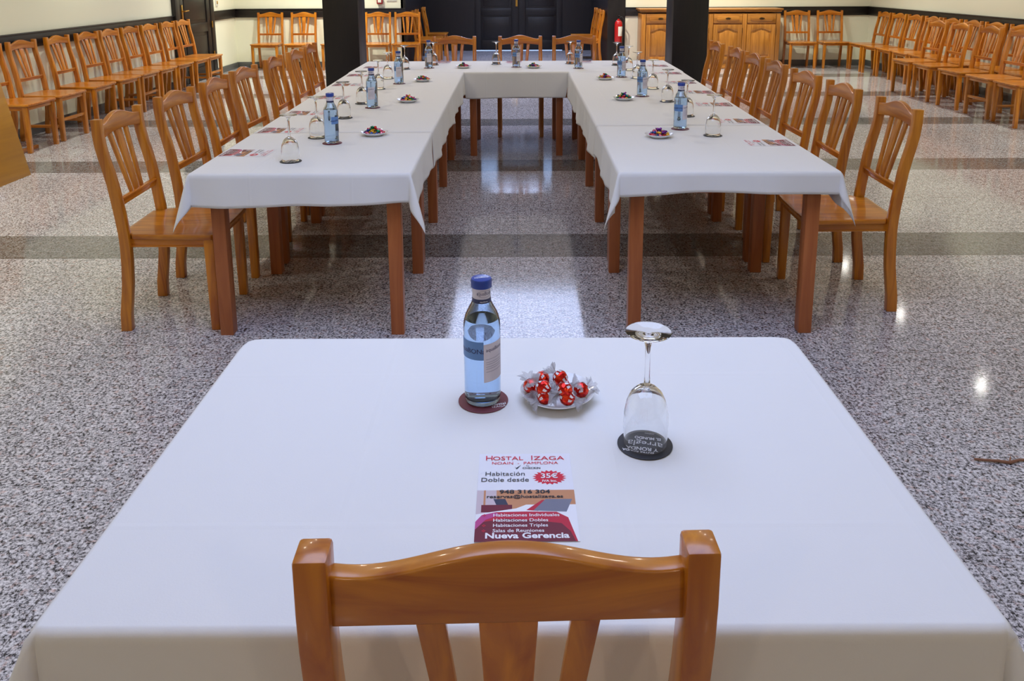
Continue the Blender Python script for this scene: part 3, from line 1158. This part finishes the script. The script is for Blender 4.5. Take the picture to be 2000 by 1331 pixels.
def make_plate():
    root = MB().lathe([(0, .003), (.030, .003), (.036, .0), (.042, .001), (.046, .004), (.062, .0125), (.0695, .0175), (.0705, .0190), (.0695, .0198), (.062, .0160), (.045, .0075), (.040, .0062), (0, .0060)], 64).build('saucer', M['china'])
    return root


BOT = Proto(make_bottle())
CR = make_coaster('coaster', M['coaster_red'])
coaster_text(CR, [('hostal', .011, .026, -.022, dict(bold=.0002)), ('IZAGA', .009, .024, -.031, {})], M['whiteink'])
CRED = Proto(CR)
CB = make_coaster('coaster', M['coaster_black'])
coaster_text(CB, [('ENTRE RONDA', .0085, .010, .024, dict(bold=.0003, sx=.9)), ('Y RONDA', .0135, .004, .013, dict(bold=.0005, sx=.85)),
                  ('arregla', .019, 0, -.002, dict(sx=1.1)), ('EL MUNDO', .0105, -.004, -.018, dict(bold=.0004, sx=.85)), ('mahou', .006, -.006, -.033, {})], M['whiteink'])
CBLK = Proto(CB)
GLS = Proto(make_glass())
PLT = Proto(make_plate())
GBt, GGl, GCo, GPl = 'bottles of water on the table setting', 'upturned wine glasses on the table setting', 'coasters on the table setting', 'saucers of sweets on the table setting'


def put_bottle(px, py, where, rz=0.0):
    x, y = at(px, py, CT)
    CRED.place((x + .001, y, CT), rz, 'round maroon coaster under the water bottle %s' % where, 'coaster', GCo)
    BOT.place((x, y + .002, CT + .0024), rz, 'blue glass bottle of water %s' % where, 'bottle', GBt)


def put_glass(px, py, where, rz=PI, dx=0, dy=0):
    x, y = at(px, py, CT)
    CBLK.place((x, y, CT), rz, 'round black coaster under the upturned glass %s' % where, 'coaster', GCo)
    GLS.place((x + dx, y + dy, CT + .0022), 0, 'upturned wine glass %s' % where, 'wine glass', GGl)


put_bottle(943, 783, 'on the foreground table', R(12))
put_glass(1259.5, 869, 'on the foreground table', PI - R(12), .001, .003)
for px, py, w, a in ((648.5, 280, 'nearest on the left table row', 110), (727.5, 210.5, 'second on the left table row', -30), (779.5, 163.5, 'third on the left table row', -22),
                     (838, 133, 'at the far left corner of the table setting', -20), (1008.3, 131.2, 'in the middle of the far cross table', 10), (1129.6, 133.6, 'on the right of the far cross table', 20),
                     (1213.5, 150.5, 'farthest on the right table row', 5), (1254, 188, 'second on the right table row', 0), (1328, 252, 'nearest on the right table row', 12)):
    put_bottle(px, py, w, R(a))
lg = [(568, 315.5), (620, 269), (672.5, 230.5), (708, 202.5), (740, 174), (758, 153.5), (791, 135.3)]
for i, (px, py) in enumerate(lg):
    put_glass(px, py, '%s along the left table row' % ORD[i], PI / 2)
put_glass(847.5, 127, 'behind the bottle at the far left corner', 0)
put_glass(969.5, 125.5, 'left of the middle bottle at the far end', 0)
put_glass(1113.5, 124.6, 'on the right of the far cross table', 0)
rg = [(1392, 265), (1341, 227), (1303, 198.6), (1274.5, 173.3), (1244, 153), (1227, 137.2), (1204, 127.5)]
for i, (px, py) in enumerate(rg):
    put_glass(px, py, '%s along the right table row' % ORD[i], -PI / 2)


# ---------------------------------------------------------------- flyers
def make_flyer():
    """A5 sheet, origin at its centre, reads from -y"""
    w, h = .151, .218
    root = empty('flyer')
    MB().box((0, 0, .0002), (w, h, .0004)).build('sheet', M['paper'], root)
    U = lambda u: (u - .5) * w
    Vv = lambda v: (.5 - v) * h          # v measured from the top
    # picture of a bedroom on the lower half
    pic = MB()

    def pg(pts, mi, z):
        pic.poly([(U(u), Vv(v), z) for u, v in pts], mi)
    v0 = .455
    pg([(.0, v0), (.0, 1), (1, 1), (1, v0)], 0, .00055)                                    # pale wall
    pg([(.20, v0), (.20, .70), (1, .70), (1, v0)], 1, .0006)                                # headboard
    pg([(.07, v0), (.07, .70), (.09, .70), (.09, v0)], 1, .0006)
    pg([(.05, .62), (.05, .70), (.36, .70), (.36, .62)], 2, .00065)                         # bedside box
    pg([(.17, .555), (.20, .62), (.32, .62), (.29, .555)], 6, .0007)                        # dark screen
    pg([(.40, .66), (.50, .62), (1, .62), (1, 1), (.0, 1), (.0, .72), (.2, .69)], 5, .0007)  # white bed linen
    pg([(.50, .68), (.66, .57), (.72, .57), (.62, .69)], 3, .00075)                         # red pillow
    pg([(.57, .685), (.70, .56), (.97, .56), (.90, .70)], 4, .0008)                         # grey pillow
    pg([(.0, .80), (.06, .73), (.20, .70), (.50, .695), (.80, .70), (.91, .76), (.98, 1), (.0, 1)], 3, .00085)  # red cover
    pg([(.0, .88), (.08, .80), (.30, .77), (.60, .79), (.84, .82), (.92, .90), (.96, 1), (.0, 1)], 2, .0009)
    pg([(.0, .80), (.06, .73), (.2, .705), (.24, .73), (.1, .78), (.0, .88)], 7, .00095)
    pic.build('photo', [M['palewall'], M['tan'], M['maroon'], M['crimson'], M['greypillow'], M['whiteink'], M['slate'], M['magenta']], root, smooth=False)
    # price burst
    b = MB()
    cx, cyy = U(.755), Vv(.305)
    pts = []
    for k in range(40):
        a = 2 * PI * k / 40
        q = 1.0 if k % 2 else .78
        pts.append((cx + .0275 * q * math.cos(a), cyy + .0195 * q * math.sin(a), .0006))
    for k in range(40):
        b.poly([(cx, cyy, .0006), pts[k], pts[(k + 1) % 40]])
    b.build('price_burst', M['redink'], root, smooth=False)
    tx = MB()
    Z = .0012

    def line(s, size, u, v, mi, **kw):
        put_text(tx, s, size, lambda x, y: (x + U(u), y + Vv(v), Z), mi, **kw)
    line('H', .0185, .110, .062, 1, sx=1.0)
    line('OSTAL', .0150, .315, .066, 1, sx=1.12)
    line('I', .0185, .578, .062, 1)
    line('ZAGA', .0150, .765, .066, 1, sx=1.25)
    line('NOAIN  -  PAMPLONA', .0098, .50, .128, 1, sx=1.12)
    line('by', .0055, .53, .162, 0)
    line('CHECKIN', .0068, .57, .192, 0, bold=.0001)
    line('Habitación', .0150, .285, .262, 0)
    line('Doble desde', .0150, .285, .335, 0)
    line('35€', .0170, .755, .292, 2, bold=.0004)
    line('IVA Inc.', .0075, .755, .352, 2, bold=.0002)
    line('948 316 304', .0125, .49, .478, 0, bold=.0003, sx=1.25)
    line('reservas@hostalizaga.es', .0105, .49, .532, 0, bold=.0002, sx=1.15)
    for k, s in enumerate(('Habitaciones Individuales', 'Habitaciones Dobles', 'Habitaciones Triples', 'Salas de Reuniones')):
        line(s, .0098, .17, .735 + .053 * k, 2, align='LEFT', bold=.0001)
    line('Nueva Gerencia', .0165, .50, .945, 2, bold=.0005, sx=1.12)
    # tick mark of the little emblem
    tx.poly([(U(.385), Vv(.165), Z), (U(.405), Vv(.190), Z), (U(.46), Vv(.150), Z), (U(.41), Vv(.205), Z)], 0)
    for v in (.735, .841, .894):
        for du, dv in ((-.012, 0), (.012, 0), (0, -.008), (0, .008)):
            c = (U(.085 + du), Vv(v + dv))
            tx.poly([(c[0] - .0012, c[1], Z), (c[0], c[1] - .0012, Z), (c[0] + .0012, c[1], Z), (c[0], c[1] + .0012, Z)], 1)
    tx.build('lettering', [M['ink'], M['redink'], M['whiteink']], root, smooth=False)
    return root


FLY = Proto(make_flyer())
GF = 'hotel flyers on the table setting'
x, y = at(1024, 970, CT)
FLY.place((.0112, 1.131, CT), R(.4), 'printed hotel flyer in front of the foreground chair', 'flyer')
for i, (px, py) in enumerate(((483, 299), (551, 255), (600, 221), (650, 190.5), (680, 165.5), (706, 147), (736, 131.5))):
    x, y = at(px, py, CT)
    FLY.place((max(x, -1.235 - .008 * i), y, CT), -PI / 2 + R(random.uniform(-3, 3)), 'printed hotel flyer before the %s chair of the left row' % ORD[i], 'flyer', GF)
for i, (px, py) in enumerate(((1507, 279), (1443, 236.5), (1393, 204), (1363, 180), (1328, 161), (1303, 143), (1279, 128.5))):
    x, y = at(px, py, CT)
    FLY.place((min(x, 1.205 + .012 * i), y, CT), PI / 2 + R(random.uniform(-3, 3)), 'printed hotel flyer before the %s chair of the right row' % ORD[i], 'flyer', GF)
for x, w in ((-.70, 'left'), (-.03, 'middle'), (.63, 'right')):
    FLY.place((x, 7.66, CT), PI, 'printed hotel flyer before the %s chair of the far cross table' % w, 'flyer', GF)

# ---------------------------------------------------------------- saucers and sweets
def make_truffle():
    root = empty('wrapped_truffle')
    mb = MB()
    n, k = 20, 14
    prof = [(.0144 * math.sin(PI * i / k), -.0144 * math.cos(PI * i / k)) for i in range(k + 1)]
    prof[0], prof[-1] = (0, -.0144), (0, .0144)
    mb.lathe(prof, n)
    for v in mb.bm.verts:
        a = math.atan2(v.co.y, v.co.x)
        s = 1 + .035 * math.sin(a * 9 + v.co.z * 500) + .02 * math.sin(a * 17)
        v.co.x *= s
        v.co.y *= s
    for v in mb.bm.verts:
        v.co = Vector((v.co.z, v.co.y, v.co.x))
    body = mb.build('foil_ball', M['foil_red'], root)
    # white printed panel on the foil
    mb = MB()
    for s in (-1, 1):
        for q in range(4):
            a0, a1 = 2 * PI * q / 9, 2 * PI * (q + .55) / 9
            rr = .0152
            pts = []
            for a, e in ((a0, .42), (a1, .42), (a1, .95), (a0, .80)):
                pts.append((s * rr * math.sin(e), rr * math.cos(e) * math.cos(a), rr * math.cos(e) * math.sin(a)))
            mb.poly(pts)
    mb.build('printed_panel', M['whiteink'], body, smooth=False)
    for s in (-1, 1):
        mb = MB()
        nn = 22
        rings = []
        for j, (d, r_) in enumerate(((.0130, .0050), (.0165, .0034), (.0205, .0080), (.0250, .0130), (.0300, .0165))):
            ring = []
            for i in range(nn):
                a = 2 * PI * i / nn
                wv = 1 + (.22 + .05 * j) * math.sin(a * 7 + j * .3)
                ring.append((s * (d + .0015 * math.sin(a * 5 + j)), r_ * wv * math.cos(a), r_ * wv * math.sin(a) * .55))
            rings.append(ring)
        mb.rings(rings, caps=False)
        mb.build('wrapper_twist', M['wrap'], root, ang=60)
    return root


x, y = at(1088.6, 779, CT)
PX, PY = x, y
PLT.place((x, y, CT), 0, 'white china saucer of red truffles on the foreground table', 'saucer')
TR = Proto(make_truffle())
spots = [(1037, 762, 0, 100, 'at the left rim of the foreground saucer'), (1059, 744, 0, 60, 'at the back left of the foreground saucer'),
         (1064, 784, 0, 20, 'at the front of the foreground saucer, left of two'), (1108, 787, 0, 155, 'at the front of the foreground saucer, right of two'),
         (1135, 768, 0, 35, 'at the right rim of the foreground saucer'), (1098, 752, 0, 120, 'at the back middle of the foreground saucer'),
         (1062, 766, 1, 140, 'stacked on the left of the foreground pile'), (1103, 768, 1, 10, 'stacked on the right of the foreground pile'),
         (1094, 739, 1, 150, 'topmost at the back of the foreground pile')]
for px, py, lv, a, w in spots:
    zc = CT + .0062 + .0146 + .016 * lv
    x, y = at(px, py, zc)
    dx, dy = x - PX, y - PY
    r_ = math.hypot(dx, dy)
    lift = max(0, (r_ + .012 - .044)) * .42
    o = TR.place((x, y, zc + lift), R(a), 'red foil truffle in clear wrapper %s' % w, 'chocolate', 'red truffles on the foreground saucer')
    o.rotation_euler = (R(random.uniform(-30, 30)), R(random.uniform(-35, 10)), R(a))


def make_sweet(mat):
    mb = MB()
    prof = [(0, -.013), (.006, -.012), (.0025, -.008), (.0060, -.005), (.0075, 0), (.0060, .005), (.0025, .008), (.006, .012), (0, .013)]
    mb.lathe(prof, 9)
    for v in mb.bm.verts:
        a = math.atan2(v.co.y, v.co.x)
        s = 1 + .15 * math.sin(a * 3 + v.co.z * 300)
        v.co = Vector((v.co.z, v.co.y * s, v.co.x * s * .9))
    return mb.build('foil_sweet', mat, smooth=True, ang=50)


SW = {k: Proto(make_sweet(m_)) for k, m_ in FOILS.items()}
plates = [(731, 262, 'nearest on the left table row', 'nearest left'), (797, 197.5, 'second on the left table row', 'second left'), (825.5, 157.5, 'farthest on the left table row', 'farthest left'),
          (905, 131.5, 'at the left of the far cross table', 'far cross left'), (1042, 131.5, 'at the right of the far cross table', 'far cross right'), (1181.5, 154, 'farthest on the right table row', 'farthest right'),
          (1218, 193.5, 'second on the right table row', 'second right'), (1287, 266, 'nearest on the right table row', 'nearest right')]
names = list(FOILS)
DIRS = ['right', 'back right', 'back', 'back left', 'left', 'front left', 'front', 'front right']
for pi_, (px, py, w, sh) in enumerate(plates):
    x, y = at(px, py, CT + .006)
    PLT.place((x, y, CT), 0, 'white china saucer of mixed sweets %s' % w, 'saucer', GPl)
    rnd = random.Random(40 + pi_)
    k = 0
    used = set()
    for cnt, rr, zz, lay in ((11, .042, .016, 'rim'), (7, .024, .016, 'lower middle'), (1, 0, .016, 'bottom centre'), (7, .030, .027, 'upper ring'), (4, .012, .030, 'heap'), (2, .006, .040, 'very top')):
        for q in range(cnt):
            a = 2 * PI * q / cnt + rnd.uniform(-.2, .2)
            dn = DIRS[int(round(a / (PI / 4))) % 8]
            c = names[(k * 5 + rnd.randint(0, 3)) % 6]
            while (c, dn, lay) in used:
                c = names[(names.index(c) + 1) % 6]
            used.add((c, dn, lay))
            k += 1
            o = SW[c].place((x + rr * math.cos(a), y + rr * math.sin(a), CT + zz + rnd.uniform(-.001, .003)), 0,
                            '%s foil sweet, %s of the %s, on the %s saucer' % (c, dn, lay, sh), 'sweet', 'foil sweets on the saucer ' + w)
            o.rotation_euler = (rnd.uniform(-.4, .4), rnd.uniform(-.4, .4), rnd.uniform(0, PI))

# ---------------------------------------------------------------- oak sideboard
sb = empty('sideboard', (3.22, 13.86, 0))
SW_, SD_, SH_ = 2.30, .46, 1.0
x0s = -SW_ / 2
MB().box((0, 0, .5), (SW_, SD_ - .03, .84)).build('body', M['oak'], sb, bevel=.006)
mb = MB().box((0, -.01, .045), (SW_ + .02, SD_ - .02, .09))
for i in range(6):
    mb.box((x0s + .04 + i * (SW_ - .08) / 5, -SD_ / 2 + .02, .03), (.09, .05, .06))
mb.build('plinth', M['oak_x'], sb, bevel=.006)
mb = MB().box((0, -.01, SH_ - .016), (SW_ + .07, SD_ + .03, .032))
mb.box((0, -.005, SH_ - .045), (SW_ + .03, SD_ + .005, .028))
mb.build('worktop', M['oak_x'], sb, bevel=.008, seg=3)
for i in range(5):
    MB().box((x0s + .035 + i * (SW_ - .07) / 4, -SD_ / 2 + .008, .5), (.07, .03, .82)).build('stile', M['oak'], sb, bevel=.008)
for i in range(4):
    xc = x0s + .035 + (i + .5) * (SW_ - .07) / 4
    wd = .475
    yf = -SD_ / 2 + .004
    dw = MB().box((xc, yf, .835), (wd, .026, .15)).build('drawer', M['oak_x'], sb, bevel=.006)
    pts = []
    for k in range(24):      # raised lozenge field
        a = 2 * PI * k / 24
        pts.append((xc + .185 * max(-1, min(1, 1.25 * math.cos(a))), yf - .012, .835 + .045 * max(-1, min(1, 1.25 * math.sin(a)))))
    MB().prism(pts, (0, -.010, 0)).build('field', M['oak_x'], dw, bevel=.003)
    hb = MB()
    hb.lathe([(0, 0), (.03, .001), (.028, .004), (0, .006)], 16)
    for v in hb.bm.verts:
        v.co = Vector((xc + v.co.x * 1.5, yf - .022 - v.co.z, .835 + v.co.y * .6))
    hb.tube([(xc - .03, yf - .026, .835), (xc - .02, yf - .042, .822), (xc + .02, yf - .042, .822), (xc + .03, yf - .026, .835)], .004)
    hb.build('handle', M['bronze'], dw)
    dmb = MB().box((xc, yf + .002, .435), (wd, .026, .60))
    d_ = dmb.build('door', M['oak'], sb, bevel=.005)
    # frame members proud of the leaf, cathedral-arched panel between
    fb = MB()
    fb.box((xc - wd / 2 + .035, yf - .014, .435), (.07, .014, .60))
    fb.box((xc + wd / 2 - .035, yf - .014, .435), (.07, .014, .60))
    fb.box((xc, yf - .014, .17), (wd - .14, .014, .07))
    iw = wd / 2 - .07
    rings = []
    for k in range(21):
        t = 2 * k / 20 - 1
        arch = .622 + .048 * (.5 + .5 * math.cos(PI * min(1, abs(t) * 1.05)))
        rings.append([(xc + t * iw, yf - .021, arch), (xc + t * iw, yf - .007, arch), (xc + t * iw, yf - .007, .735), (xc + t * iw, yf - .021, .735)])
    fb.rings(rings)
    fb.build('frame', M['oak'], d_, bevel=.004)
    pts = [(xc - iw + .03, yf - .008, .235), (xc + iw - .03, yf - .008, .235)]
    for k in range(15):
        t = 1 - 2 * k / 14
        pts.append((xc + t * (iw - .03), yf - .008, .59 + .048 * (.5 + .5 * math.cos(PI * min(1, abs(t) * 1.05)))))
    MB().prism(pts, (0, -.012, 0)).build('panel', M['oak'], d_, bevel=.006)
    MB().tube([(xc + wd / 2 + .002, yf - .016, .60), (xc + wd / 2 + .002, yf - .016, .68)], .006).build('hinge', M['bronze'], d_)
tag(sb, 'long varnished oak sideboard with arched doors and drawers against the back wall', 'sideboard')

# ---------------------------------------------------------------- fire extinguisher
fe = empty('fire_extinguisher', (1.735, YB - .115, .38))
MB().lathe([(0, 0), (.05, 0), (.062, .01), (.066, .03), (.066, .34), (.058, .385), (.036, .415), (.020, .425), (.020, .44), (0, .44)], 32).build('cylinder', M['red'], fe)
MB().lathe([(.066, -.004), (.069, .0), (.069, .03), (.0665, .035)], 32).build('foot_ring', M['black'], fe)
mb = MB()
mb.lathe([(0, .44), (.017, .44), (.017, .475), (0, .475)], 16)
mb.box((0, -.03, .482), (.022, .11, .012), rot=Matrix.Rotation(R(-14), 3, 'X'))
mb.box((0, -.03, .460), (.020, .10, .010), rot=Matrix.Rotation(R(6), 3, 'X'))
mb.build('valve', M['black'], fe, bevel=.002)
MB().tube([(.015, 0, .46), (.05, -.01, .475), (.085, -.02, .43), (.085, -.02, .30), (.078, -.02, .12)], .009).build('hose', M['black'], fe)
mb = MB()
rr = []
for k in range(9):
    a = R(-110 + 10 * k + 10)
    rr.append([(.0672 * math.cos(a), .0672 * math.sin(a), .15), (.0672 * math.cos(a), .0672 * math.sin(a), .31)])
mb.rings(rr, caps=False, closed=False)
mb.build('sticker', M['white'], fe)
MB().box((0, .085, .38), (.05, .05, .06)).build('bracket', M['black'], fe, bevel=.004)
tag(fe, 'red fire extinguisher hung on the dark wood jamb by the lobby', 'fire extinguisher')

# ---------------------------------------------------------------- switches and alarm
al = empty('fire_alarm_call_point', (-2.33, YB - .03, 1.135))
MB().box((0, 0, 0), (.10, .05, .11)).build('housing', M['redbox'], al, bevel=.008)
MB().box((0, -.028, -.008), (.06, .006, .045)).build('break_panel', M['white'], al, bevel=.002)
tag(al, 'small red fire alarm call point on the back wall above the chairs', 'fire alarm')
sp_ = empty('switch_plate', (-2.13, YB - .007, 1.16))
MB().box((0, 0, 0), (.17, .012, .075)).build('plate', M['white'], sp_, bevel=.003)
for k in (-1, 1):
    MB().box((k * .036, -.008, 0), (.05, .006, .05)).build('rocker', M['white'], sp_, bevel=.002)
tag(sp_, 'wide cream switch plate on the back wall beside the red alarm point', 'switch')
lw = empty('light_switch', (LX + .008, 13.30, 1.14))
MB().box((0, 0, 0), (.014, .08, .12)).build('plate', M['white'], lw, bevel=.003)
MB().box((.010, 0, .0), (.008, .04, .05)).build('rocker', M['brass'], lw, bevel=.002)
tag(lw, 'cream light switch on the left wall just past the dark side door', 'switch')

# ---------------------------------------------------------------- leaning golden board at the left edge
bo = empty('wooden_board', (-3.86, 6.30, 0))
tilt = R(-11.5)
rot = Matrix.Rotation(tilt, 3, 'Y')
pts = [Vector((0, 0, 0)), Vector((0, -1.5, 0)), Vector((0, -1.5, 1.02)), Vector((0, 0, 1.02))]
MB().prism([rot @ p_ for p_ in pts], rot @ Vector((-.022, 0, 0))).build('panel', M['board'], bo, bevel=.002)
MB().box((-.545, .16, .018), (.03, 1.75, .034)).build('foot_bar', M['oy'], bo, bevel=.004)
for yy_ in (-.05, -1.2):
    MB().tube([(-.545, yy_, .03), (-.40, yy_, .50), (-.25, yy_, .92)], .014, 8).build('strut', M['oy'], bo)
tag(bo, 'large golden wooden board leaning on a strut at the left edge', 'board')

# ---------------------------------------------------------------- twig on the floor
pts = []
for px, py in ((1903, 897), (1925, 899), (1950, 901), (1972, 904), (1990, 899), (2040, 897)):
    x, y = at(px, py, .006)
    pts.append((x, y, .006))
mb = MB().tube(pts, [.0035, .004, .0045, .005, .004, .003], 8)
mb.tube([pts[3], (pts[3][0] + .02, pts[3][1] + .03, .008)], [.003, .0015], 6)
tag(mb.build('twig', M['twig']), 'thin dry twig lying on the granite floor at the right', 'twig')
